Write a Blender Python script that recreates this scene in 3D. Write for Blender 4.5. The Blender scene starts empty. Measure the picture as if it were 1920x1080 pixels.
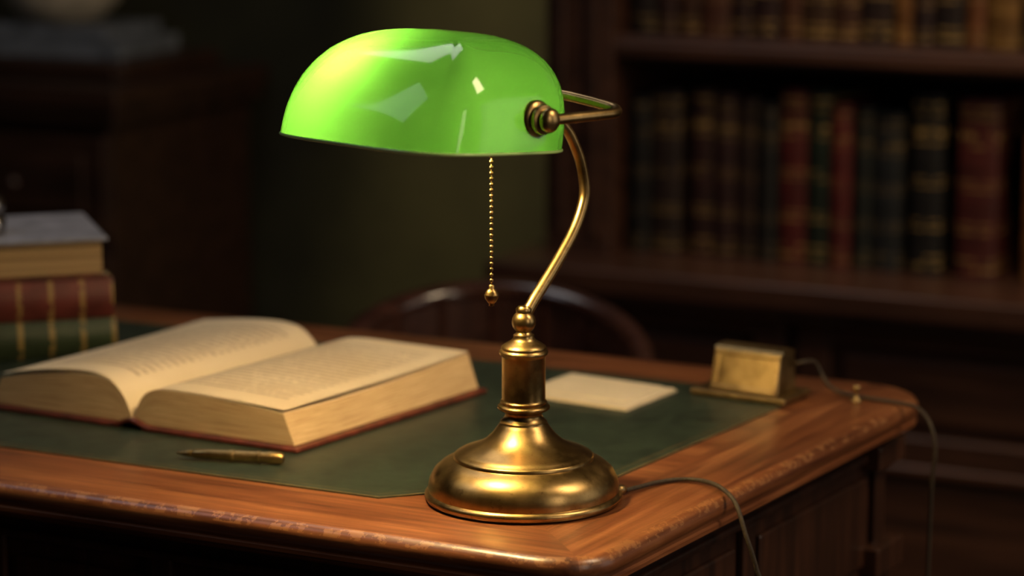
import bpy, bmesh, math, random
from mathutils import Vector, Matrix
random.seed(7)
sc=bpy.context.scene
sc.view_settings.view_transform='Standard'
DZ=0.76
# ---------------------------------------------------------------- node helpers
def mk(name):
    m=bpy.data.materials.new(name); m.use_nodes=True
    nt=m.node_tree; nt.nodes.clear()
    o=nt.nodes.new('ShaderNodeOutputMaterial')
    return m,nt,o
def N(nt,t,**k):
    n=nt.nodes.new(t)
    for a,b in k.items(): setattr(n,a,b)
    return n
def setin(n,**k):
    for a,b in k.items(): n.inputs[a.replace('_',' ')].default_value=b
def L(nt,a,b): nt.links.new(a,b)
def math_(nt,op,a,b=None,c=None):
    n=N(nt,'ShaderNodeMath',operation=op)
    for i,x in enumerate((a,b,c)):
        if x is None: continue
        if isinstance(x,(int,float)): n.inputs[i].default_value=x
        else: L(nt,x,n.inputs[i])
    return n.outputs[0]
def mixc(nt,f,a,b,bt='MIX'):
    n=N(nt,'ShaderNodeMix',data_type='RGBA',blend_type=bt)
    for s,x in ((0,f),(6,a),(7,b)):
        if isinstance(x,(int,float)): n.inputs[s].default_value=x
        elif isinstance(x,tuple): n.inputs[s].default_value=x if len(x)==4 else (*x,1)
        else: L(nt,x,n.inputs[s])
    return n.outputs[2]
def ramp(nt,fac,stops):
    n=N(nt,'ShaderNodeValToRGB'); L(nt,fac,n.inputs[0])
    e=n.color_ramp.elements
    while len(e)<len(stops): e.new(.5)
    for i,(p,c) in enumerate(stops):
        e[i].position=p; e[i].color=(*c,1) if len(c)==3 else c
    return n.outputs[0]
def coords(nt,ang=0,scale=(1,1,1),rot=None):
    t=N(nt,'ShaderNodeTexCoord')
    m=N(nt,'ShaderNodeMapping'); m.inputs['Rotation'].default_value=rot or (0,0,-ang)
    L(nt,t.outputs['Object'],m.inputs[0])
    m2=N(nt,'ShaderNodeMapping'); m2.inputs['Scale'].default_value=scale
    L(nt,m.outputs[0],m2.inputs[0]); return m2.outputs[0]
def noise(nt,v,s,d=4,r=.5,dist=0):
    n=N(nt,'ShaderNodeTexNoise'); setin(n,Scale=s,Detail=d,Roughness=r,Distortion=dist)
    L(nt,v,n.inputs['Vector']); return n.outputs['Fac']
def bump(nt,h,st,d=.002):
    b=N(nt,'ShaderNodeBump'); setin(b,Strength=st,Distance=d); L(nt,h,b.inputs['Height']); return b.outputs[0]
def pbsdf(nt,o,**k):
    p=N(nt,'ShaderNodeBsdfPrincipled')
    for a,b in k.items():
        a=a.replace('_',' ')
        if isinstance(b,(int,float,tuple)): p.inputs[a].default_value=(*b,1) if isinstance(b,tuple) and len(b)==3 else b
        else: L(nt,b,p.inputs[a])
    L(nt,p.outputs[0],o.inputs[0]); return p
def woodcol(nt,ang,c1,c2,c3,vert=False,lo=.34,hi=.68):
    sc_=(3,38,38) if not vert else (38,38,3)
    v=coords(nt,ang,sc_)
    n1=noise(nt,v,1.0,6,.6,.6)
    v2=coords(nt,ang,(8,190,190) if not vert else (190,190,8))
    n2=noise(nt,v2,1.0,3,.6)
    f=math_(nt,'ADD',math_(nt,'MULTIPLY',n1,.62),math_(nt,'MULTIPLY',n2,.38))
    return ramp(nt,f,[(lo,c1),(.5,c2),(hi,c3)]),f
def wood(name,ang,c1,c2,c3,rough=.35,coat=.3,vert=False):
    m,nt,o=mk(name); c,f=woodcol(nt,ang,c1,c2,c3,vert)
    pbsdf(nt,o,Base_Color=c,Roughness=rough,Coat_Weight=coat,Coat_Roughness=.18,Normal=bump(nt,f,.25,.001))
    return m
def plain(name,c,rough=.5,metal=0,var=.15,scale=20,coat=0,bmp=.1):
    m,nt,o=mk(name); v=coords(nt); n=noise(nt,v,scale,5,.6)
    dark=tuple(x*(1-var*2) for x in c); lite=tuple(min(1,x*(1+var)) for x in c)
    pbsdf(nt,o,Base_Color=ramp(nt,n,[(.35,dark),(.65,lite)]),Roughness=rough,Metallic=metal,Coat_Weight=coat,Normal=bump(nt,n,bmp,.001))
    return m
A1=math.radians(153.3); A2=math.radians(59)
e1=Vector((math.cos(A1),math.sin(A1),0)); e2=Vector((math.cos(A2),math.sin(A2),0))
O=Vector((.059,-.202,0))
# desk top: mitred grain
def desk_mat():
    m,nt,o=mk('desk_mahogany')
    C1,C2,C3=(.080,.022,.008),(.205,.068,.024),(.36,.140,.052)
    ca,fa=woodcol(nt,A1,C1,C2,C3,False,.36,.65); cb,fb=woodcol(nt,A2,C1,C2,C3,False,.36,.65)
    t=N(nt,'ShaderNodeTexCoord'); 
    def dot(vec,off):
        d=N(nt,'ShaderNodeVectorMath',operation='DOT_PRODUCT'); L(nt,t.outputs['Object'],d.inputs[0]); d.inputs[1].default_value=vec
        return math_(nt,'SUBTRACT',d.outputs['Value'],off)
    na=Vector((-math.sin(A2),math.cos(A2),0)); nb=Vector((math.sin(A1),-math.cos(A1),0))
    da=dot(na,na.dot(O)); db=dot(nb,nb.dot(O))
    sel=math_(nt,'LESS_THAN',da,math_(nt,'MINIMUM',.085,math_(nt,'MULTIPLY',db,1.0)))
    c=mixc(nt,sel,ca,cb)
    w=noise(nt,coords(nt,0,(1,1,1)),7,5,.65)
    c=mixc(nt,.6,c,ramp(nt,w,[(.3,(.5,.45,.4)),(.7,(1,1,1))]),'MULTIPLY')
    # scuffed edge: worn finish on the rolled moulding
    g=N(nt,'ShaderNodeSeparateXYZ'); L(nt,t.outputs['Object'],g.inputs[0])
    ez=math_(nt,'COMPARE',g.outputs[2],DZ-.0035,.0032)
    wn=noise(nt,coords(nt,0,(1,1,1)),90,4,.7)
    wear=math_(nt,'MULTIPLY',ez,math_(nt,'MULTIPLY',math_(nt,'GREATER_THAN',wn,.53),.30))
    c=mixc(nt,wear,c,(.52,.25,.10))
    r=math_(nt,'MULTIPLY_ADD',w,.25,.24)
    pbsdf(nt,o,Base_Color=c,Roughness=r,Coat_Weight=.3,Coat_Roughness=.22,Normal=bump(nt,fa,.3,.001))
    return m
M_desk=desk_mat()
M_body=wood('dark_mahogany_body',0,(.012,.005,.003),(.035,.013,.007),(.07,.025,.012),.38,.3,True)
M_case=wood('bookcase_wood',math.radians(-26.5),(.016,.007,.005),(.044,.018,.011),(.08,.034,.020),.4,.3)
M_side=wood('sideboard_wood',math.radians(-26.5),(.013,.006,.004),(.034,.015,.009),(.06,.027,.016),.4,.2)
M_chair=wood('chair_wood',0,(.02,.007,.005),(.045,.016,.011),(.08,.03,.02),.2,.8)
M_floor=wood('floor_wood',math.radians(-26.5),(.01,.005,.003),(.03,.014,.008),(.05,.024,.014),.4,.2)
M_wall=plain('green_wall_paint',(.034,.033,.016),.7,0,.15,6)
M_ceil=plain('ceiling_paint',(.12,.10,.08),.8)
def brass(name,c1,c2,rough=.2,sc_=45):
    m,nt,o=mk(name); v=coords(nt); n=noise(nt,v,sc_,6,.65); n2=noise(nt,v,9,3); n3=noise(nt,v,160,4,.7)
    f=math_(nt,'MULTIPLY_ADD',n,.5,math_(nt,'MULTIPLY',n2,.5))
    r=math_(nt,'MULTIPLY_ADD',n,.26,rough-.10)
    c=ramp(nt,f,[(.38,c1),(.6,c2)])
    tarn=math_(nt,'MULTIPLY',math_(nt,'GREATER_THAN',n3,.62),.35)
    c=mixc(nt,tarn,c,(.14,.08,.03))
    pbsdf(nt,o,Base_Color=c,Metallic=1.0,Roughness=r,Normal=bump(nt,n,.05,.001))
    return m
M_brass=brass('aged_brass',(.22,.14,.052),(.47,.315,.13),.30)
M_brass2=brass('antique_brass',(.20,.13,.055),(.40,.275,.12),.36)
M_leather=plain('green_leather',(.022,.034,.022),.42,0,.2,60,0,.35)
M_tool=plain('tooled_edge',(.13,.10,.045),.4,0,.3,150)
M_cover=plain('book_cover_leather',(.14,.030,.018),.4,0,.3,50,.1,.3)
M_cord=plain('cord_fabric',(.042,.027,.014),.7,0,.3,500)
M_paper=plain('note_paper',(.66,.57,.42),.7,0,.04,30)

# ---------------------------------------------------------------- mesh helpers
def finish(bm,name,mats,smooth=False,bevel=0,parent=None,autos=None):
    bmesh.ops.recalc_face_normals(bm,faces=bm.faces)
    me=bpy.data.meshes.new(name); bm.to_mesh(me); bm.free()
    ob=bpy.data.objects.new(name,me); sc.collection.objects.link(ob)
    for m in (mats if isinstance(mats,(list,tuple)) else [mats]): me.materials.append(m)
    if smooth:
        for p in me.polygons: p.use_smooth=True
    if autos is not None: me.set_sharp_from_angle(angle=math.radians(autos))
    if bevel:
        b=ob.modifiers.new('bev','BEVEL'); b.width=bevel; b.segments=3; b.limit_method='ANGLE'
    if parent: par(ob,parent)
    return ob
def empty(name,loc):
    e=bpy.data.objects.new(name,None); e.location=loc; e.empty_display_size=.05; sc.collection.objects.link(e); return e
def par(ob,e):
    ob.parent=e; ob.matrix_parent_inverse=Matrix.Translation(-Vector(e.location))
def bbox(bm,f,x0,x1,y0,y1,z0,z1,mi=0):
    vs=[bm.verts.new(f(x,y,z)) for x in (x0,x1) for y in (y0,y1) for z in (z0,z1)]
    for q in ((0,1,3,2),(4,6,7,5),(0,4,5,1),(2,3,7,6),(0,2,6,4),(1,5,7,3)):
        fc=bm.faces.new([vs[i] for i in q]); fc.material_index=mi
    return vs
def frame(org,ang):
    c,s=math.cos(ang),math.sin(ang)
    return lambda x,y,z: Vector((org[0]+c*x-s*y,org[1]+s*x+c*y,org[2]+z))
def lathe(bm,prof,mat=Matrix(),seg=64,mi=0,caps=True):
    rings=[]
    for r,z in prof:
        rings.append([bm.verts.new(mat@Vector((r*math.cos(2*math.pi*i/seg),r*math.sin(2*math.pi*i/seg),z))) for i in range(seg)])
    for a,b in zip(rings,rings[1:]):
        for i in range(seg):
            f=bm.faces.new((a[i],a[(i+1)%seg],b[(i+1)%seg],b[i])); f.material_index=mi
    if caps:
        for rg in (rings[0],rings[-1]):
            f=bm.faces.new(rg); f.material_index=mi
def sphere_prof(r,zc,a0=-89,a1=89,n=14):
    return [(r*math.cos(math.radians(a0+(a1-a0)*i/n)),zc+r*math.sin(math.radians(a0+(a1-a0)*i/n))) for i in range(n+1)]
def catmull(pts,n=8):
    P=[pts[0]]+list(pts)+[pts[-1]]; out=[]
    for i in range(1,len(P)-2):
        p0,p1,p2,p3=[Vector(q) for q in P[i-1:i+3]]
        for k in range(n):
            t=k/n
            out.append(.5*((2*p1)+(p2-p0)*t+(2*p0-5*p1+4*p2-p3)*t*t+(3*p1-p0-3*p2+p3)*t**3))
    out.append(Vector(pts[-1])); return out
def sweep(bm,pts,rad,seg=12,mi=0):
    pts=[Vector(p) for p in pts]; rings=[]; up=Vector((0,0,1)); prev=None
    for i,p in enumerate(pts):
        t=(pts[min(i+1,len(pts)-1)]-pts[max(i-1,0)]).normalized()
        if prev is None:
            a=t.cross(up); 
            if a.length<.1: a=t.cross(Vector((1,0,0)))
        else: a=prev-t*prev.dot(t)
        a.normalize(); prev=a; b=t.cross(a)
        r=rad(i/(len(pts)-1)) if callable(rad) else rad
        rx,rz=(r if isinstance(r,tuple) else (r,r))
        rings.append([bm.verts.new(p+a*rx*math.cos(2*math.pi*k/seg)+b*rz*math.sin(2*math.pi*k/seg)) for k in range(seg)])
    for x,y in zip(rings,rings[1:]):
        for k in range(seg):
            f=bm.faces.new((x[k],x[(k+1)%seg],y[(k+1)%seg],y[k])); f.material_index=mi
    for rg in (rings[0],rings[-1]): bm.faces.new(rg).material_index=mi

# ---------------------------------------------------------------- room frame
AR=math.radians(-26.49); K=Vector((.432,1.72,0))
R=frame(K,AR)
def rb(name,u0,u1,w0,w1,z0,z1,mat,bevel=0):
    bm=bmesh.new(); bbox(bm,R,u0,u1,w0,w1,z0,z1); return finish(bm,name,mat,bevel=bevel)
U0,U1,W0,W1,ZC=-3.2,3.4,-5.2,.36,2.9
rb('floor',U0,U1,W0,W1,-.1,0,M_floor)
rb('ceiling',U0,U1,W0,W1,ZC,ZC+.1,M_ceil)
rb('wall_back',U0,U1,W1,W1+.1,0,ZC,M_wall)
rb('wall_front',U0,U1,W0-.1,W0,0,ZC,M_wall)
rb('wall_left',U0-.1,U0,W0,W1,0,ZC,M_wall)
rb('wall_right',U1,U1+.1,W0,W1,0,ZC,M_wall)
rb('baseboard_back',-1.0,-.44,W1-.02,W1,0,.14,M_case)
# ---------------------------------------------------------------- bookcase
bm=bmesh.new()
SH=.653
B=lambda *a:bbox(bm,R,*a)
UL,UR=-.41,1.75
B(UL,UR,.30,.355,SH,2.3)                     # back
for z,t in ((SH+.30,.036),(SH+.66,.034),(SH+1.0,.034),(2.27,.05)):
    B(UL,UR,-.012,.31,z,z+t)
    B(UL,UR,-.022,-.008,z+.006,z+t-.008)
B(UL,-.30,-.03,.31,SH,2.3); B(-.39,-.375,-.04,-.02,SH+.03,2.25); B(-.335,-.32,-.04,-.02,SH+.03,2.25)
B(1.62,UR,-.03,.31,SH,2.3)
B(UL-.04,UR+.04,-.07,.35,2.3,2.36)
# counter + moulding
B(-.45,1.85,-.16,.35,SH-.035,SH); B(-.435,1.83,-.145,.35,SH-.055,SH-.033)
B(-.42,1.80,-.10,.34,.08,SH-.05)             # carcass
B(-.44,1.83,-.135,.34,0,.10); B(-.43,1.82,-.12,.34,.10,.125)
u=-.42
while u<1.7:
    x0,x1=u,u+.44
    B(x0,x0+.05,-.118,-.09,.13,SH-.06); B(x1-.05,x1,-.118,-.09,.13,SH-.06)
    B(x0+.05,x1-.05,-.118,-.09,SH-.085,SH-.06); B(x0+.05,x1-.05,-.118,-.09,.40,.44)
    B(x0+.05,x1-.05,-.118,-.09,.13,.18)
    B(x0+.07,x1-.07,-.112,-.09,.46,SH-.10); B(x0+.08,x1-.08,-.112,-.09,.21,.37)
    B(x0,x1,-.128,-.10,.385,.40)
    u+=.46
finish(bm,'bookcase',M_case,bevel=.004)
# ---------------------------------------------------------------- shelf books
def books_mat():
    m,nt,o=mk('book_spines')
    at=N(nt,'ShaderNodeVertexColor',layer_name='bcol'); uv=N(nt,'ShaderNodeUVMap',uv_map='UVMap')
    s=N(nt,'ShaderNodeSeparateXYZ'); L(nt,uv.outputs[0],s.inputs[0]); x,y=s.outputs[0],s.outputs[1]
    tot=None
    for p,w in ((.05,.010),(.10,.006),(.26,.006),(.30,.004),(.50,.004),(.54,.004),(.74,.005),(.80,.02),(.90,.006),(.95,.008)):
        c=math_(nt,'COMPARE',y,p,w); tot=c if tot is None else math_(nt,'MAXIMUM',tot,c)
    v=coords(nt); n=noise(nt,v,55,2)
    g=math_(nt,'MULTIPLY',tot,math_(nt,'MULTIPLY',math_(nt,'MULTIPLY',x,.55),math_(nt,'GREATER_THAN',n,.45)))
    n2=noise(nt,v,30,4)
    c=mixc(nt,.7,at.outputs[0],ramp(nt,n2,[(.3,(.45,.45,.45)),(.7,(1.2,1.2,1.2))]),'MULTIPLY')
    c=mixc(nt,g,c,(.42,.27,.08))
    pbsdf(nt,o,Base_Color=c,Roughness=.55)
    return m
M_books=books_mat()
RED=(.28,.055,.042);DR=(.16,.042,.03);BR=(.12,.06,.036);GR=(.025,.08,.036);DG=(.025,.05,.03);BL=(.055,.075,.09);BK=(.028,.020,.016);MU=(.36,.23,.07);TN=(.24,.13,.055)
def books(name,z,lst,u0):
    bm=bmesh.new(); cl=bm.loops.layers.color.new('bcol'); ul=bm.loops.layers.uv.new('UVMap')
    u=u0
    for w,h,col,g in lst:
        if col is None: u+=w; continue
        if u+w>1.60: break
        d=.17+random.random()*.03; w0=.02+random.random()*.012
        col=tuple(c*random.uniform(.85,1.15) for c in col)
        def ring(zz,k=0):
            pts=[(u+.001,w0+d)]
            for i in range(7):
                a=math.pi*i/6
                pts.append((u+w/2-(w/2-.001+k)*math.cos(a),w0-(.008+k)*math.sin(a)))
            pts.append((u+w-.001,w0+d)); return [bm.verts.new(R(p[0],p[1],z+zz)) for p in pts]
        r0,r1=ring(0),ring(h); fs=[]
        for i in range(len(r0)):
            j=(i+1)%len(r0); fs.append(bm.faces.new((r0[i],r0[j],r1[j],r1[i])))
        fs+= [bm.faces.new(r0),bm.faces.new(r1)]
        for bz in (.2,.4,.62,.82):   # raised bands
            a,b=ring(h*bz-.002,.0015),ring(h*bz+.002,.0015)
            for i in range(1,len(a)-2): fs.append(bm.faces.new((a[i],a[i+1],b[i+1],b[i])))
        for f in fs:
            for lp in f.loops:
                lp[cl]=(*col,1); lp[ul].uv=(g,(lp.vert.co.z-z)/h)
        u+=w+.0015
    ob=finish(bm,name,M_books); return ob
row=[(.035,.24,BK,.4),(.048,.25,BR,.6),(.012,0,None,0),(.040,.255,DR,.8),(.034,.25,DR,.5),(.036,.245,BR,.3),(.030,.24,BK,.2),(.044,.262,RED,.9),(.036,.262,GR,1),(.032,.245,RED,.5),(.030,.24,DG,.3),(.046,.235,BL,.4),(.012,.0,None,0),(.048,.265,BK,1),(.020,0,None,0),(.062,.262,RED,.8),(.036,0,None,0),(.038,.215,MU,.3),(.034,.22,RED,.4),(.04,.24,DR,.8),(.03,.25,GR,.5),(.05,.26,BR,.8),(.04,.24,BL,.6),(.045,.25,RED,.8)]
def rnd(n):
    return [(random.uniform(.028,.052),random.uniform(.21,.275),random.choice([RED,DR,BR,BR,GR,DG,BK,MU,TN,TN,DR]),random.choice([.3,.6,1,1])) for _ in range(n)]
books('books_row',SH+.0005,row+rnd(18),-.29)
books('books_row',SH+.3365,rnd(42),-.29)
books('books_row',SH+.6945,rnd(42),-.29)
# ---------------------------------------------------------------- left sideboard
e=empty('sideboard',R(-1.75,.1,0))
bm=bmesh.new()
SX=-.14
def B2(a,b,*r): bbox(bm,R,a+SX,b+SX,*r)
B2(-2.5,-1.0,-.13,.345,.84,.875);B2(-2.49,-1.01,-.12,.34,.815,.842)
B2(-2.45,-1.04,-.09,.34,.06,.82);B2(-2.48,-1.02,-.11,.34,0,.08)
for k in range(4):
    x=-2.43+k*.35
    for z0,z1 in ((.63,.79),(.12,.59)):
        B2(x+.01,x+.335,-.105,-.08,z0,z1);B2(x+.05,x+.295,-.112,-.08,z0+.03,z1-.03)
finish(bm,'cabinet_body',M_side,bevel=.004,parent=e)
bm=bmesh.new()
for k in range(4):
    x=-2.43+k*.35+.172+SX
    for z in (.71,.42):
        lathe(bm,sphere_prof(.011,.01),Matrix.Translation(R(x,-.125,z))@Matrix.Rotation(AR,4,'Z')@Matrix.Rotation(math.pi/2,4,'X'),16)
finish(bm,'knobs',M_chair,True,parent=e)
M_bluebook=plain('blue_grey_cloth',(.15,.17,.21),.35,0,.2,20,.3)
bm=bmesh.new(); bbox(bm,R,-1.75,-1.20,-.02,.28,.8752,.905); bbox(bm,R,-1.74,-1.21,-.03,-.018,.88,.90)
finish(bm,'wooden_box',M_side,bevel=.004)
bm=bmesh.new(); F=frame(R(-1.40,.12,.9052),AR+.1)
bbox(bm,F,-.18,.15,-.11,.11,0,.028); bbox(bm,F,-.16,.12,-.10,.10,.0283,.052)
finish(bm,'cloth_bound_books',M_bluebook,bevel=.003)
M_cream=plain('cream_ceramic',(.50,.44,.35),.4)
bm=bmesh.new(); lathe(bm,[(.05,0),(.07,.008),(.10,.04),(.115,.09),(.11,.095),(.10,.08),(.06,.03),(.01,.02)],Matrix.Translation(R(-1.42,.12,.9575)),40)
finish(bm,'ceramic_bowl',M_cream,True)
# ---------------------------------------------------------------- desk
def DP(a,b,z): 
    v=O+e1*a+e2*b; return Vector((v.x,v.y,DZ+z))
DA,DB=1.5,.735
desk=empty('writing_desk',(O+e1*.75+e2*.36)*1.0)
def outline(d,seg=10):
    pts=[]
    for (ca,cb,r,s) in ((0,0,.05,0),(0,DB,.075,1),(DA,DB,.06,2),(DA,0,.05,3)):
        r2=max(r-d,.004); 
        ia=(d+r2) if ca==0 else (DA-d-r2); ib=(d+r2) if cb==0 else (DB-d-r2)
        start={0:-90,1:180,2:90,3:0}[s]
        for i in range(seg+1):
            an=math.radians(start-90*i/seg); pts.append((ia+r2*math.cos(an),ib+r2*math.sin(an)))
    return pts
bm=bmesh.new()
prof=[(.013,0),(.008,-.0006),(.004,-.0025),(.0015,-.006),(0,-.011),(.0015,-.016),(.004,-.0185),(.0045,-.021),(.002,-.0225),(.002,-.026),(.006,-.029),(.012,-.031),(.020,-.032),(.024,-.036),(.03,-.040)]
rings=[[bm.verts.new(DP(a,b,z)) for a,b in outline(d)] for d,z in prof]
for x,y in zip(rings,rings[1:]):
    n=len(x)
    for i in range(n): bm.faces.new((x[i],x[(i+1)%n],y[(i+1)%n],y[i]))
bm.faces.new(rings[0]); bm.faces.new(rings[-1])
finish(bm,'desk_top',M_desk,True,parent=desk,autos=40)
bm=bmesh.new(); D=lambda *a:bbox(bm,DP,*a)
i0=.045
D(i0,DA-i0,i0,DB-i0,-.20,-.038)                       # frieze
D(i0-.008,DA-i0+.008,i0-.008,DB-i0+.008,-.062,-.054)
D(i0-.008,DA-i0+.008,i0-.008,DB-i0+.008,-.20,-.185)
for a0,a1 in ((i0,.5),(1.0,DA-i0)):
    D(a0,a1,i0,DB-i0,-.72,-.19)
    D(a0-.015,a1+.015,i0-.015,DB-i0+.015,-.76,-.68)
    for k in (0,1):
        D(a0+.05,a1-.05,i0-.01,i0,-.44+k*.22,-.25 if k==0 else -.21)
    D(a0-.01,a1,i0+.05,DB-i0-.05,-.62,-.24)
for a in (.05,.245,.42,.60,.78,.96,1.14,1.32,1.43):
    D(a,a+.022,i0-.008,i0,-.185,-.06)
for a,b in ((.08,.235),(.275,.41),(.45,.59),(.63,.77),(.81,.95),(.99,1.13)):
    D(a,b,i0-.005,i0,-.17,-.078)
for b in (.05,.36,.66):
    D(i0-.008,i0,b,b+.025,-.185,-.06)
for b in ((.09,.35),(.40,.65)):
    D(i0-.005,i0,b[0],b[1],-.17,-.078)
D(i0-.02,i0+.04,DB-i0-.05,DB-i0+.015,-.18,-.15);D(i0-.02,i0+.04,DB-i0-.05,DB-i0+.015,-.07,-.045)
finish(bm,'desk_body',M_body,bevel=.003,parent=desk)
# leather blotter
bl=[(.0944,.0722),(.295,.389),(-.682,.895),(-.873,.384),(-.1145,0.0)]
def poly_slab(name,pts,z0,z1,mat,parent=None,bevel=0):
    bm=bmesh.new(); a=[bm.verts.new((x,y,z0)) for x,y in pts]; b=[bm.verts.new((x,y,z1)) for x,y in pts]
    bm.faces.new(a); bm.faces.new(b)
    for i in range(len(a)): j=(i+1)%len(a); bm.faces.new((a[i],a[j],b[j],b[i]))
    return finish(bm,name,mat,parent=parent,bevel=bevel)
poly_slab('leather_inlay',bl,DZ-.002,DZ+.0012,M_leather,desk)
def inset(pts,d):
    out=[];n=len(pts)
    for i in range(n):
        p0,p1,p2=[Vector(pts[(i+k)%n]) for k in (-1,0,1)]
        t1=(p1-p0).normalized();t2=(p2-p1).normalized()
        n1=Vector((-t1.y,t1.x));n2=Vector((-t2.y,t2.x))
        m=(n1+n2).normalized(); out.append(p1+m*d/max(.2,m.dot(n1)))
    return out
bm=bmesh.new()
for d0,d1 in ((0,.0026),(.010,.0112)):
    a=[bm.verts.new((p.x,p.y,DZ+.0014)) for p in inset(bl,d0)]; b=[bm.verts.new((p.x,p.y,DZ+.0014)) for p in inset(bl,d1)]
    for i in range(5): j=(i+1)%5; bm.faces.new((a[i],a[j],b[j],b[i]))
finish(bm,'tooled_border',M_tool,parent=desk)
TOP=DZ+.0015
# ---------------------------------------------------------------- LAMP
lamp=empty('bankers_lamp',(.010,0,DZ))
T=Matrix.Translation((.010,0,DZ+.0015))
prof=[(.060,.0),(.0835,.0),(.085,.002),(.085,.0045),(.0835,.0065),(.0815,.0075),(.0818,.012),(.0805,.018),(.077,.0245),(.071,.030),(.064,.0338),(.0605,.0348),(.0600,.0352),(.0600,.0375),(.0585,.0388),(.0565,.0392),(.0555,.0405),(.050,.0425),(.042,.0455),(.034,.0500),(.0275,.0560),(.0225,.0625),(.0205,.0655),(.0200,.0660),(.0200,.0675),(.0185,.0685),(.0162,.0715),(.0158,.0745),(.0172,.0765),(.0210,.0775),(.0225,.0790),(.0225,.0805),(.0212,.0818),(.0192,.0825),(.0200,.0838),(.0200,.0850),(.0188,.0860),(.0186,.0870),(.0186,.1235),(.0190,.1245),(.0205,.1255),(.0210,.1270),(.0208,.1285),(.0190,.1300),(.0195,.1310),(.0190,.1325),(.0155,.1350),(.0110,.1375),(.0088,.1400),(.0088,.1425),(.0070,.1435),(.0062,.1450)]
bm=bmesh.new(); lathe(bm,prof,T,96); lathe(bm,sphere_prof(.0102,.1535),T,40); lathe(bm,[(.0062,.161),(.0066,.1625),(.0066,.165),(.005,.167)],T,32)
finish(bm,'base_and_column',M_brass,True,parent=lamp,autos=50)
Bv=Vector((.7071,.7071,0)); Av=Vector((-.7071,.7071,0)); base=Vector((.01,0,DZ))
arm=[(0,.158),(.012,.172),(.037,.1977),(.060,.2247),(.0715,.246),(.0743,.262),(.0690,.285),(.0575,.307),(.047,.319),(.030,.334),(.012,.346),(-.004,.352)]
pts=catmull([base+Bv*b+Vector((0,0,h)) for b,h in arm],6)
bm=bmesh.new(); sweep(bm,pts,lambda t:.0043+.0008*(1-t),16)
finish(bm,'curved_arm',M_brass,True,parent=lamp)
# yoke
ZY=DZ+.345
cen=Vector((-.056,-.062,ZY))
HL=.121
def yk(a,b):
    f=min(1,max(0,b/.088)); k=max(0,1-(a/HL)**2)
    return cen+Av*a+Bv*b+Vector((0,0,-.001*f+.010*f*k))
ypts=[yk(-HL,.0),yk(-HL,.03),yk(-HL,.068)]
for i in range(1,7):
    an=math.pi/2*i/6; ypts.append(yk(-HL+.018*(1-math.cos(an)),.070+.018*math.sin(an)))
ypts+= [yk(a,.088) for a in (-.085,-.06,-.03,0,.03,.06,.085)]
for i in range(0,7):
    an=math.pi/2*(1-i/6); ypts.append(yk(HL-.018*(1-math.cos(an)),.070+.018*math.sin(an)))
ypts+=[yk(HL,.03),yk(HL,0)]
bm=bmesh.new(); sweep(bm,ypts,.0044,16)
lathe(bm,[(.004,-.011),(.0068,-.009),(.0075,0),(.0068,.009),(.004,.011)],Matrix.Translation(yk(0,.088))@Av.to_track_quat('Z','Y').to_matrix().to_4x4(),24)
for sgn in (-1,1):
    Mx=Matrix.Translation(cen+Av*sgn*.103)@(Av*sgn).to_track_quat('Z','Y').to_matrix().to_4x4()
    lathe(bm,[(r*1.1,z) for r,z in [(.003,-.006),(.0125,-.003),(.0135,.001),(.0135,.004),(.012,.006),(.0095,.007),(.0108,.0085),(.0112,.0105),(.0105,.0125),(.0078,.0135),(.0085,.0150),(.0088,.0175),(.0085,.020),(.0062,.0225),(.002,.0240)]],Mx,32)
finish(bm,'yoke',M_brass,True,parent=lamp,autos=50)
# glass shade
def shade_mat():
    m,nt,o=mk('green_cased_glass')
    v=coords(nt); n=noise(nt,v,14,2)
    tr=N(nt,'ShaderNodeBsdfTranslucent'); L(nt,ramp(nt,n,[(.3,(.022,.096,.014)),(.7,(.029,.115,.019))]),tr.inputs[0])
    df=N(nt,'ShaderNodeBsdfDiffuse'); df.inputs[0].default_value=(.012,.085,.012,1)
    mx=N(nt,'ShaderNodeMixShader'); mx.inputs[0].default_value=.38; L(nt,df.outputs[0],mx.inputs[1]); L(nt,tr.outputs[0],mx.inputs[2])
    gl=N(nt,'ShaderNodeBsdfGlossy'); gl.inputs['Roughness'].default_value=.08
    fr=N(nt,'ShaderNodeFresnel'); fr.inputs[0].default_value=1.48
    m2=N(nt,'ShaderNodeMixShader'); L(nt,fr.outputs[0],m2.inputs[0]); L(nt,mx.outputs[0],m2.inputs[1]); L(nt,gl.outputs[0],m2.inputs[2])
    L(nt,m2.outputs[0],o.inputs[0]); return m
M_shade=shade_mat()
scn=Vector((-.079,-.085,DZ))+Bv*.005-Av*.002
SA,SB,SHh=.106,.085,.090
def sgnp(x,p): return math.copysign(abs(x)**p,x)
def shpt(phi,q):
    n=4.0; ma=2.9; mb=2.5+.7*max(-1,min(1,math.sin(phi)*1.3))
    h=math.sin(q*math.pi/2)**.85
    ex=sgnp(math.cos(phi),2/n)*SA; ey=sgnp(math.sin(phi),2/n)*SB
    a=ex*max(0,1-h**ma)**(1/ma); b=ey*max(0,1-h**mb)**(1/mb)+.016*h
    z=.320-.005*b/.07+SHh*h
    return scn+Av*a+Bv*b+Vector((0,0,z))
bm=bmesh.new(); NP,NT=160,56; rr=[]
for j in range(NT):
    rr.append([bm.verts.new(shpt(2*math.pi*i/NP,j/NT)) for i in range(NP)])
top=bm.verts.new(shpt(0,1))
for x,y in zip(rr,rr[1:]):
    for i in range(NP): bm.faces.new((x[i],x[(i+1)%NP],y[(i+1)%NP],y[i]))
for i in range(NP): bm.faces.new((rr[-1][i],rr[-1][(i+1)%NP],top))
finish(bm,'glass_shade',M_shade,True,parent=lamp)
M_rim=plain('cased_glass_rim',(.50,.75,.25),.2,0,.05)
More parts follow.
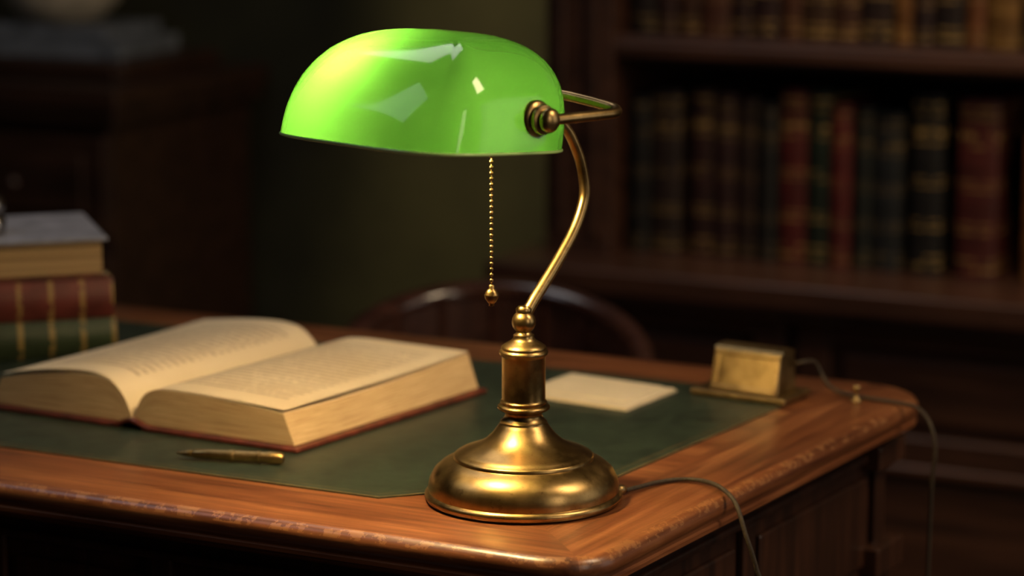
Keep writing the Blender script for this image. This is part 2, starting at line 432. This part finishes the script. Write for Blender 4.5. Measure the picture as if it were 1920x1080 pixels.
bm=bmesh.new(); rp=[shpt(2*math.pi*i/160,0) for i in range(161)]; sweep(bm,rp,.0013,8)
finish(bm,'shade_rim',M_rim,True,parent=lamp)
# socket on far pivot, bulb
bm=bmesh.new()
bc=cen+Bv*-.042+Vector((0,0,.012))
sweep(bm,catmull([cen+Av*.100,cen+Av*.094,bc+Av*.088]),.003,10)
Mx=Matrix.Translation(bc+Av*.088)@(-Av).to_track_quat('Z','Y').to_matrix().to_4x4()
lathe(bm,[(.004,0),(.010,.002),(.012,.006),(.012,.020),(.010,.022)],Mx,24)
sweep(bm,[cen+Av*-.104,cen+Av*-.095],.003,10)
finish(bm,'socket',M_brass2,True,parent=lamp,autos=40)
m,nt,o=mk('lit_bulb'); em=N(nt,'ShaderNodeEmission'); em.inputs[0].default_value=(1,.68,.29,1); em.inputs[1].default_value=720; L(nt,em.outputs[0],o.inputs[0]); M_bulb=m
bm=bmesh.new(); Mx=Matrix.Translation(bc+Av*.068)@(-Av).to_track_quat('Z','Y').to_matrix().to_4x4()
lathe(bm,[(.009,0),(.010,.008)]+[(.016*math.sin(math.radians(a)),.030-.016*math.cos(math.radians(a))*1.2) for a in range(50,179,10)],Mx,24)
finish(bm,'bulb',M_bulb,True,parent=lamp)
# pull chain
ch=Vector((-.0165,-.1,0))
bm=bmesh.new()
z=DZ+.338
sweep(bm,[Vector((ch.x,ch.y,z)),Vector((ch.x,ch.y,DZ+.205))],.0004,6)
while z>DZ+.207:
    bmesh.ops.create_icosphere(bm,subdivisions=2,radius=.00165,matrix=Matrix.Translation((ch.x,ch.y,z))); z-=.0046
sweep(bm,[Vector((ch.x,ch.y,DZ+.338)),cen+Av*-.095],.0022,8)
TM=Matrix.Translation((ch.x,ch.y,DZ+.1965))
lathe(bm,[(.0008,-.0085),(.0022,-.0080),(.0020,-.0065),(.0034,-.0050),(.0052,-.0022),(.0056,0),(.0060,.0006),(.0056,.0012),(.0050,.0030),(.0036,.0050),(.0022,.0060),(.0024,.0085),(.0010,.0095)],TM,24)
finish(bm,'pull_chain',M_brass,True,parent=lamp)
# lamp cord
cord=[(.098,.012,DZ+.0045),(.110,.026,DZ+.0035),(.128,.045,DZ+.003),(.150,.054,DZ+.003),(.168,.044,DZ+.004),(.181,.022,DZ+.004),(.192,.000,DZ-.004),(.200,-.014,DZ-.028),(.209,-.018,DZ-.056),(.215,-.016,DZ-.09),(.222,.0,DZ-.25),(.23,.02,DZ-.5),(.24,.03,.006),(.35,.05,.005)]
bm=bmesh.new(); sweep(bm,catmull(cord,8),.0020,10)
finish(bm,'power_cord',M_cord,True)
bm=bmesh.new()
lathe(bm,[(.0045,-.004),(.0045,.004),(.003,.007)],Matrix.Translation((.092,.007,DZ+.0058))@Vector((.7,.7,0)).to_track_quat('Z','Y').to_matrix().to_4x4(),16)
finish(bm,'cord_grommet',M_brass2,True,parent=lamp)
# ---------------------------------------------------------------- open book
def page_mat():
    m,nt,o=mk('printed_page'); uv=N(nt,'ShaderNodeUVMap',uv_map='UVMap'); s=N(nt,'ShaderNodeSeparateXYZ'); L(nt,uv.outputs[0],s.inputs[0]); x,y=s.outputs[0],s.outputs[1]
    rows=math_(nt,'MULTIPLY',y,26); fr=math_(nt,'FRACT',rows); row_=math_(nt,'FLOOR',rows)
    line=math_(nt,'LESS_THAN',fr,.45)
    cv=N(nt,'ShaderNodeCombineXYZ'); L(nt,math_(nt,'MULTIPLY',x,60),cv.inputs[0]); L(nt,math_(nt,'MULTIPLY',row_,7.3),cv.inputs[1])
    n=noise(nt,cv.outputs[0],1,2); word=math_(nt,'GREATER_THAN',n,.42)
    mg=math_(nt,'MULTIPLY',math_(nt,'COMPARE',x,.5,.37),math_(nt,'COMPARE',y,.5,.40))
    f=math_(nt,'MULTIPLY',math_(nt,'MULTIPLY',line,word),math_(nt,'MULTIPLY',mg,.55))
    n3=noise(nt,coords(nt),9,4); pc=ramp(nt,n3,[(.3,(.68,.55,.37)),(.7,(.78,.66,.47))])
    pbsdf(nt,o,Base_Color=mixc(nt,f,pc,(.22,.13,.07)),Roughness=.65)
    return m
def edge_mat():
    m,nt,o=mk('page_edges'); uv=N(nt,'ShaderNodeUVMap',uv_map='UVMap'); s=N(nt,'ShaderNodeSeparateXYZ'); L(nt,uv.outputs[0],s.inputs[0])
    cv=N(nt,'ShaderNodeCombineXYZ'); L(nt,math_(nt,'MULTIPLY',s.outputs[0],2.5),cv.inputs[0]); L(nt,math_(nt,'MULTIPLY',s.outputs[1],45),cv.inputs[1])
    n=noise(nt,cv.outputs[0],1,3,.7)
    c=ramp(nt,n,[(.3,(.30,.18,.08)),(.55,(.60,.42,.23)),(.75,(.72,.56,.34))])
    pbsdf(nt,o,Base_Color=c,Roughness=.7,Normal=bump(nt,n,.5,.001)); return m
M_page=page_mat(); M_edge=edge_mat()
ob_=empty('open_book',(-.36,.2515,TOP))
bx=Vector((math.cos(math.radians(-29.8)),math.sin(math.radians(-29.8)),0)); by=Vector((math.cos(math.radians(55.5)),math.sin(math.radians(55.5)),0)); N0=Vector((-.360,.2515,TOP))
def BP(x,y,z): return N0+bx*x+by*y+Vector((0,0,z))
BLn=.292
def hprof(s):
    a=abs(s)
    if s>=0: return .009+.034*(1-math.exp(-a/.055))-.009*a**1.3
    return .009+.041*(1-math.exp(-a/.085))-.019*a**1.6
def block(sgn):
    bm=bmesh.new(); ul=bm.loops.layers.uv.new('UVMap'); NS,NY=40,14
    Wd=.172 if sgn>0 else .160
    top=[];bot=[]
    for i in range(NS+1):
        s=(i/NS)**1.5
        tr,br=[],[]
        for j in range(NY+1):
            y=BLn*(j/NY)
            wob=.0015*math.sin(5*j/NY+3*s)*s + (.004*s*s*(j/NY)**3)
            tr.append(bm.verts.new(BP(sgn*(.001+s*Wd),y,hprof(sgn*s)+wob)))
            br.append(bm.verts.new(BP(sgn*(.001+s*(Wd+.012)),y,.0052)))
        top.append(tr);bot.append(br)
    def fc(vs,uvs,mi):
        f=bm.faces.new(vs); f.material_index=mi
        for lp,u in zip(f.loops,uvs): lp[ul].uv=u
        f.smooth=(mi==0)
    for i in range(NS):
        s0,s1=(i/NS)**1.5,((i+1)/NS)**1.5
        for j in range(NY):
            y0,y1=j/NY,(j+1)/NY
            fc((top[i][j],top[i+1][j],top[i+1][j+1],top[i][j+1]),((s0,y0),(s1,y0),(s1,y1),(s0,y1)),0)
            fc((bot[i][j],bot[i][j+1],bot[i+1][j+1],bot[i+1][j]),((s0,y0),(s0,y1),(s1,y1),(s1,y0)),1)
        for j in (0,NY):
            fc((top[i][j],bot[i][j],bot[i+1][j],top[i+1][j]),((s0,1),(s0,0),(s1,0),(s1,1)),1)
    for j in range(NY):
        y0,y1=2*j/NY,2*(j+1)/NY
        fc((top[NS][j],bot[NS][j],bot[NS][j+1],top[NS][j+1]),((y0,1),(y0,0),(y1,0),(y1,1)),1)
        fc((top[0][j],top[0][j+1],bot[0][j+1],bot[0][j]),((y0,1),(y1,1),(y1,0),(y0,0)),1)
    bmesh.ops.recalc_face_normals(bm,faces=bm.faces)
    me=bpy.data.meshes.new('page_block'); bm.to_mesh(me); bm.free(); me.set_sharp_from_angle(angle=math.radians(45))
    o=bpy.data.objects.new('page_block_'+('r' if sgn>0 else 'l'),me); sc.collection.objects.link(o); me.materials.append(M_page); me.materials.append(M_edge); par(o,ob_)
block(1);block(-1)
bm=bmesh.new(); ul=bm.loops.layers.uv.new('UVMap')
for sgn,lift,W_ in ((1,.0022,.171),(-1,.003,.158),(-1,.0055,.150)):
    g=[]
    for i in range(25):
        s=i/24; g.append([bm.verts.new(BP(sgn*(.003+s*W_),BLn*(.002+.996*j/8),hprof(sgn*s)+lift*math.sin(min(1,s*1.4)*math.pi*.5)+.0015*s*s+(.004*s*s*(j/8)**3))) for j in range(9)])
    for i in range(24):
        for j in range(8):
            f=bm.faces.new((g[i][j],g[i+1][j],g[i+1][j+1],g[i][j+1])); f.smooth=True
            for lp,u in zip(f.loops,((i/24,j/8),((i+1)/24,j/8),((i+1)/24,(j+1)/8),(i/24,(j+1)/8))): lp[ul].uv=u
finish(bm,'loose_pages',M_page,True,parent=ob_)
bm=bmesh.new()
bbox(bm,BP,.014,.192,-.006,BLn+.006,.0002,.0045); bbox(bm,BP,-.182,-.014,-.006,BLn+.006,.0002,.0045)
sp=[]
for i in range(13):
    x=-.022+.044*i/12; sp.append((x,.004-.0030*math.cos(math.pi*i/12*2)*1.0))
ra=[bm.verts.new(BP(x,-.006,z+.0035)) for x,z in sp]; rb_=[bm.verts.new(BP(x,BLn+.006,z+.0035)) for x,z in sp]
rc=[bm.verts.new(BP(x,-.006,max(.0003,z-.0005))) for x,z in sp]; rd=[bm.verts.new(BP(x,BLn+.006,max(.0003,z-.0005))) for x,z in sp]
for i in range(12):
    bm.faces.new((ra[i],ra[i+1],rb_[i+1],rb_[i]));bm.faces.new((rc[i],rc[i+1],rd[i+1],rd[i]))
    bm.faces.new((ra[i],ra[i+1],rc[i+1],rc[i]));bm.faces.new((rb_[i],rb_[i+1],rd[i+1],rd[i]))
finish(bm,'leather_cover',M_cover,bevel=.0012,parent=ob_)
# ---------------------------------------------------------------- pen
bm=bmesh.new(); p0=Vector((-.3045,.1330,TOP+.0056)); p1=Vector((-.2055,.1130,TOP+.0056)); Ln=(p1-p0).length
lathe(bm,[(.0008,0),(.0016,.003),(.0030,.010),(.0036,.014),(.0032,.015),(.0044,.018),(.0047,.030),(.0048,.050),(.0054,.0505),(.0054,.0545),(.0049,.055),(.0049,.076),(.0055,.0765),(.0055,.079),(.0048,.0795),(.0048,.086),(.0055,.0865),(.0056,Ln-.003),(.0040,Ln)],Matrix.Translation(p0)@(p1-p0).to_track_quat('Z','Y').to_matrix().to_4x4(),24)
finish(bm,'brass_pen',M_brass,True,autos=40)
# ---------------------------------------------------------------- note cards
bm=bmesh.new()
c0=Vector((.0194,.3787,TOP)); ux=Vector((.1119-.0194,.3174-.3787,0)); uy=Vector((.0548,.0885,0))
def CP(x,y,z): return c0+ux*x+uy*y+Vector((0,0,z))
for k in range(3):
    bbox(bm,CP,0.00+.012*k,1-.01*k,.0+.015*k,1-.01*k,.0004+.0011*k,.0013+.0011*k)
bbox(bm,CP,-.13,.86,.20,.98,.0035,.0043)
finish(bm,'note_cards',M_paper)
# ---------------------------------------------------------------- brass desk box
bo=empty('brass_inkstand',(.235,.39,TOP))
G=frame((.1783,.3939,TOP),math.radians(-32))
bm=bmesh.new()
bbox(bm,G,0,.105,0,.062,.0004,.007)
finish(bm,'base_plate',M_brass2,bevel=.002,parent=bo)
bm=bmesh.new()
def wedge(x0,x1,ins,zb,zt,y0,y1,yt0,mi=0):
    v=[bm.verts.new(G(*p)) for p in ((x0,y0,zb),(x1,y0,zb),(x1,y1,zb),(x0,y1,zb),(x0+ins,yt0,zt),(x1-ins,yt0,zt),(x1-ins,y1-.002,zt),(x0+ins,y1-.002,zt))]
    for q in ((0,1,2,3),(4,5,6,7),(0,1,5,4),(1,2,6,5),(2,3,7,6),(3,0,4,7)): bm.faces.new([v[i] for i in q]).material_index=mi
wedge(.017,.092,.002,.007,.046,.010,.054,.022)
def slope(x0,x1,t0,t1,th=.0025):
    def q(x,t,o): return G(x,.010+.012*t-o*.95,.007+.039*t+o*.3)
    v=[bm.verts.new(q(x,t,o)) for x in (x0,x1) for t in (t0,t1) for o in (0,th)]
    for f in ((0,1,3,2),(4,6,7,5),(0,4,5,1),(2,3,7,6),(0,2,6,4),(1,5,7,3)): bm.faces.new([v[i] for i in f])
slope(.018,.091,.0,.12);slope(.018,.091,.86,1);slope(.018,.025,.12,.86);slope(.084,.091,.12,.86)
finish(bm,'slanted_body',M_brass2,bevel=.003,parent=bo)
bm=bmesh.new(); sweep(bm,[G(.017,.036,.046),G(.092,.036,.046)],(lambda t:(.015,.004)),16)
finish(bm,'rounded_lid',M_brass2,True,parent=bo,autos=50)
cc=[G(.0945,.045,.034),G(.102,.050,.036),(.305,.405,TOP+.030),(.315,.400,TOP+.012),(.3270,.394,TOP+.003),(.350,.372,DZ+.0035),(.381,.350,DZ+.003),(.398,.330,DZ+.002),(.4075,.310,DZ-.010),(.412,.305,DZ-.035),(.41,.31,DZ-.09),(.41,.31,DZ-.3),(.42,.30,.006),(.5,.28,.005)]
bm=bmesh.new(); sweep(bm,catmull(cc,8),.0020,10); finish(bm,'power_cord',M_cord,True)
bm=bmesh.new(); lathe(bm,[(.006,0),(.006,.002),(.002,.004),(.0018,.010),(.004,.013),(.0035,.016),(.001,.0175)],Matrix.Translation((.342,.366,DZ+.0003)),20); finish(bm,'brass_stud',M_brass2,True)
# ---------------------------------------------------------------- book stack
st=empty('book_stack',(-.52,.62,TOP))
ang=math.radians(17.5); cr=Vector((-.425,.588,TOP))
def stackmat(name,c,bands=True):
    m,nt,o=mk(name); uv=N(nt,'ShaderNodeTexCoord'); s=N(nt,'ShaderNodeMapping'); s.inputs['Rotation'].default_value=(0,0,-ang); L(nt,uv.outputs['Object'],s.inputs[0])
    sp=N(nt,'ShaderNodeSeparateXYZ'); L(nt,s.outputs[0],sp.inputs[0])
    f=math_(nt,'FRACT',math_(nt,'MULTIPLY',sp.outputs[0],30)); g=math_(nt,'LESS_THAN',f,.16)
    n=noise(nt,coords(nt),120,2); g=math_(nt,'MULTIPLY',g,math_(nt,'MULTIPLY',math_(nt,'GREATER_THAN',n,.42),.7))
    n2=noise(nt,coords(nt),35,4); cc=ramp(nt,n2,[(.3,tuple(x*.55 for x in c)),(.7,c)])
    pbsdf(nt,o,Base_Color=mixc(nt,g if bands else 0.0,cc,(.45,.28,.08)),Roughness=.42); return m
M_g=stackmat('green_book_leather',(.045,.065,.028)); M_r=stackmat('red_book_leather',(.20,.04,.028)); M_t=stackmat('pale_book_cover',(.36,.36,.42),False)
def closed(name,x1,yo,z,w,d,h,mc,spine,da=0,mtop=None):
    G=frame(cr,ang+da)
    bm=bmesh.new(); t=.004
    X0,X1=x1-w,x1
    bbox(bm,G,X0,X1,yo,yo+d,z,z+t,0); bbox(bm,G,X0,X1,yo,yo+d,z+h-t,z+h,2 if mtop else 0)
    if spine:
        pr=[(yo-.006*math.sin(math.pi*i/8),z+h*i/8) for i in range(9)]
        a=[bm.verts.new(G(X0,y,zz)) for y,zz in pr]+[bm.verts.new(G(X0,yo+.006,z+h)),bm.verts.new(G(X0,yo+.006,z))]
        b=[bm.verts.new(G(X1,y,zz)) for y,zz in pr]+[bm.verts.new(G(X1,yo+.006,z+h)),bm.verts.new(G(X1,yo+.006,z))]
        bm.faces.new(a);bm.faces.new(b)
        for i in range(len(a)): j=(i+1)%len(a); bm.faces.new((a[i],a[j],b[j],b[i]))
        bbox(bm,G,X0+.004,X1-.004,yo+.006,yo+d-.004,z+t,z+h-t,1)
    else:
        bbox(bm,G,X0+.004,X1-.006,yo+.006,yo+d-.006,z+t,z+h-t,1)
    return finish(bm,name,[mc,M_paged]+([mtop] if mtop else []),bevel=.0012,parent=st)
m,nt,o=mk('closed_page_edges'); v=coords(nt,0,(3,3,700)); n=noise(nt,v,1,3,.6)
pbsdf(nt,o,Base_Color=ramp(nt,n,[(.3,(.25,.14,.05)),(.7,(.58,.38,.17))]),Roughness=.7); M_paged=m
closed('green_volume',0,0,.0003,.27,.175,.040,M_g,True)
closed('red_volume',-.002,.002,.0405,.27,.172,.043,M_r,True,.01)
closed('thick_volume',-.006,.0,.0837,.30,.178,.044,M_cover,False,0,M_t)
bm=bmesh.new(); G=frame(cr,ang); p=G(-.124,.06,.1280)
lathe(bm,[(.016,0),(.018,.003),(.018,.016),(.014,.019),(.012,.022),(.017,.026),(.018,.032),(.014,.040),(.006,.045),(.004,.049),(.002,.052)],Matrix.Translation(p),32)
finish(bm,'metal_inkwell',plain('pewter',(.4,.38,.36),.25,1),True)
# ---------------------------------------------------------------- chair
cx_,cy_=-.024,.93
chair=empty('captains_chair',(cx_,cy_,0))
bm=bmesh.new(); rp=[]
RX,RY=.180,.185
def rz(a): return .682+.050*max(0,math.sin(a))**1.0
rp=[Vector((cx_+RX*1.0,cy_-.07,.664)),Vector((cx_+RX*1.01,cy_-.035,.675))]
for i in range(25):
    a=math.pi*i/24; rp.append(Vector((cx_+RX*math.cos(a),cy_+RY*math.sin(a),rz(a))))
rp+=[Vector((cx_-RX*1.01,cy_-.035,.675)),Vector((cx_-RX,cy_-.07,.664))]
sweep(bm,rp,lambda t:(.016,.013),16)
finish(bm,'curved_back_rail',M_chair,True,parent=chair)
bm=bmesh.new()
a_,b_=[],[]
for side,rad in ((0,.0),(1,-.012)):
    g=[]
    for i in range(31):
        a=math.radians(8)+math.radians(164)*i/30
        g.append([bm.verts.new((cx_+(RX+rad)*math.cos(a),cy_+(RY+rad)*math.sin(a),zz)) for zz in (.53,.57,.61,rz(a)-.006)])
    (a_ if side==0 else b_).extend(g)
for g in (a_,b_):
    for i in range(30):
        for j in range(3): bm.faces.new((g[i][j],g[i+1][j],g[i+1][j+1],g[i][j+1]))
for i in range(30):
    bm.faces.new((a_[i][0],a_[i+1][0],b_[i+1][0],b_[i][0]))
M_hide=plain('chair_leather',(.055,.022,.016),.35,0,.2,60,.2)
finish(bm,'back_pad',M_hide,True,parent=chair)
bm=bmesh.new()
for i in range(9):
    a=math.pi*i/8; x,y=cx_+RX*math.cos(a)*.97,cy_+RY*math.sin(a)*.97
    sweep(bm,[Vector((x,y,.45)),Vector((x,y,.5)),Vector((x,y,rz(a)-.004))],lambda t:.009,10)
for sx in (-1,1):
    sweep(bm,[Vector((cx_+sx*RX,cy_-.06,.45)),Vector((cx_+sx*RX,cy_-.06,.664))],.011,10)
    for sy in (-1,1): sweep(bm,[Vector((cx_+sx*.14,cy_+sy*.14,.43)),Vector((cx_+sx*.16,cy_+sy*.16,.22)),Vector((cx_+sx*.18,cy_+sy*.18,.002))],lambda t:.018-.006*t,12)
lathe(bm,[(.15,.42),(.205,.425),(.21,.44),(.205,.455),(.15,.46)],Matrix.Translation((cx_,cy_,0)),40)
finish(bm,'seat_and_legs',M_chair,True,parent=chair,autos=50)
# ---------------------------------------------------------------- lights
def area(name,loc,tgt,size,energy,col,sy=None):
    l=bpy.data.lights.new(name,'AREA'); l.energy=energy; l.color=col; l.size=size
    if sy: l.shape='RECTANGLE'; l.size_y=sy
    ob=bpy.data.objects.new(name,l); sc.collection.objects.link(ob); ob.location=loc
    ob.rotation_euler=(Vector(tgt)-Vector(loc)).to_track_quat('-Z','Y').to_euler(); return ob
def spot(name,loc,tgt,energy,col,ang,blend=1,r=.1):
    l=bpy.data.lights.new(name,'SPOT'); l.energy=energy; l.color=col; l.spot_size=math.radians(ang); l.spot_blend=blend; l.shadow_soft_size=r
    ob=bpy.data.objects.new(name,l); sc.collection.objects.link(ob); ob.location=loc
    ob.rotation_euler=(Vector(tgt)-Vector(loc)).to_track_quat('-Z','Y').to_euler(); return ob
area('added_warm_key',(1.55,-.35,2.6),(0,.1,.8),.42,26,(1,.76,.48),.8)  # added warm key, upper right, placed for the shade's highlight; no ceiling fixture exists
area('cool_fill_left',(-1.5,.0,2.5),(-.2,.1,.8),.8,3.5,(.82,.88,1),.8)  # added soft cool fill for daylight from the left; not a ceiling fixture
area('assumed_window_light',(2.1,-2.2,1.7),(.0,0,.85),.4,11,(1,.82,.62),1.7)  # assumed source for the window-like strip on the shade; no window built here
area('side_sheen_fill',(2.7,-.2,1.35),(.0,0,1.0),1.2,5,(1,.90,.78),1.3)  # added panel, no window here; gives the shade's end cap a grey sheen
area('back_rim_light',(-.6,1.3,2.7),(-.1,0,.9),.8,4,(.95,.92,.9),.5)  # rim light added behind the shade for edge highlights; no fixture there
spot('bookcase_fill',(.7,.6,2.75),(.85,1.65,.85),85,(1,.70,.42),50,1,.12)  # unseen fill spot added to warm and brighten the books
spot('halo_spot',(-.16,1.86,2.7),(-.06,2.36,.58),300,(1,.76,.34),19,1,.10)  # added spot imitating the desk lamp's warm halo on the back wall
w=bpy.data.worlds.new('w'); sc.world=w; w.use_nodes=True
w.node_tree.nodes['Background'].inputs[0].default_value=(.05,.04,.03,1); w.node_tree.nodes['Background'].inputs[1].default_value=.3
# ---------------------------------------------------------------- camera
cd=bpy.data.cameras.new('camera'); cam=bpy.data.objects.new('camera',cd); sc.collection.objects.link(cam); sc.camera=cam
cam.location=(0,-2.217,DZ+.601)
cam.rotation_euler=(math.radians(90)-math.atan(940/5000),0,0)
cd.sensor_width=36; cd.lens=93.75; cd.clip_start=.05
cd.dof.use_dof=True; cd.dof.focus_distance=2.20; cd.dof.aperture_fstop=3.2
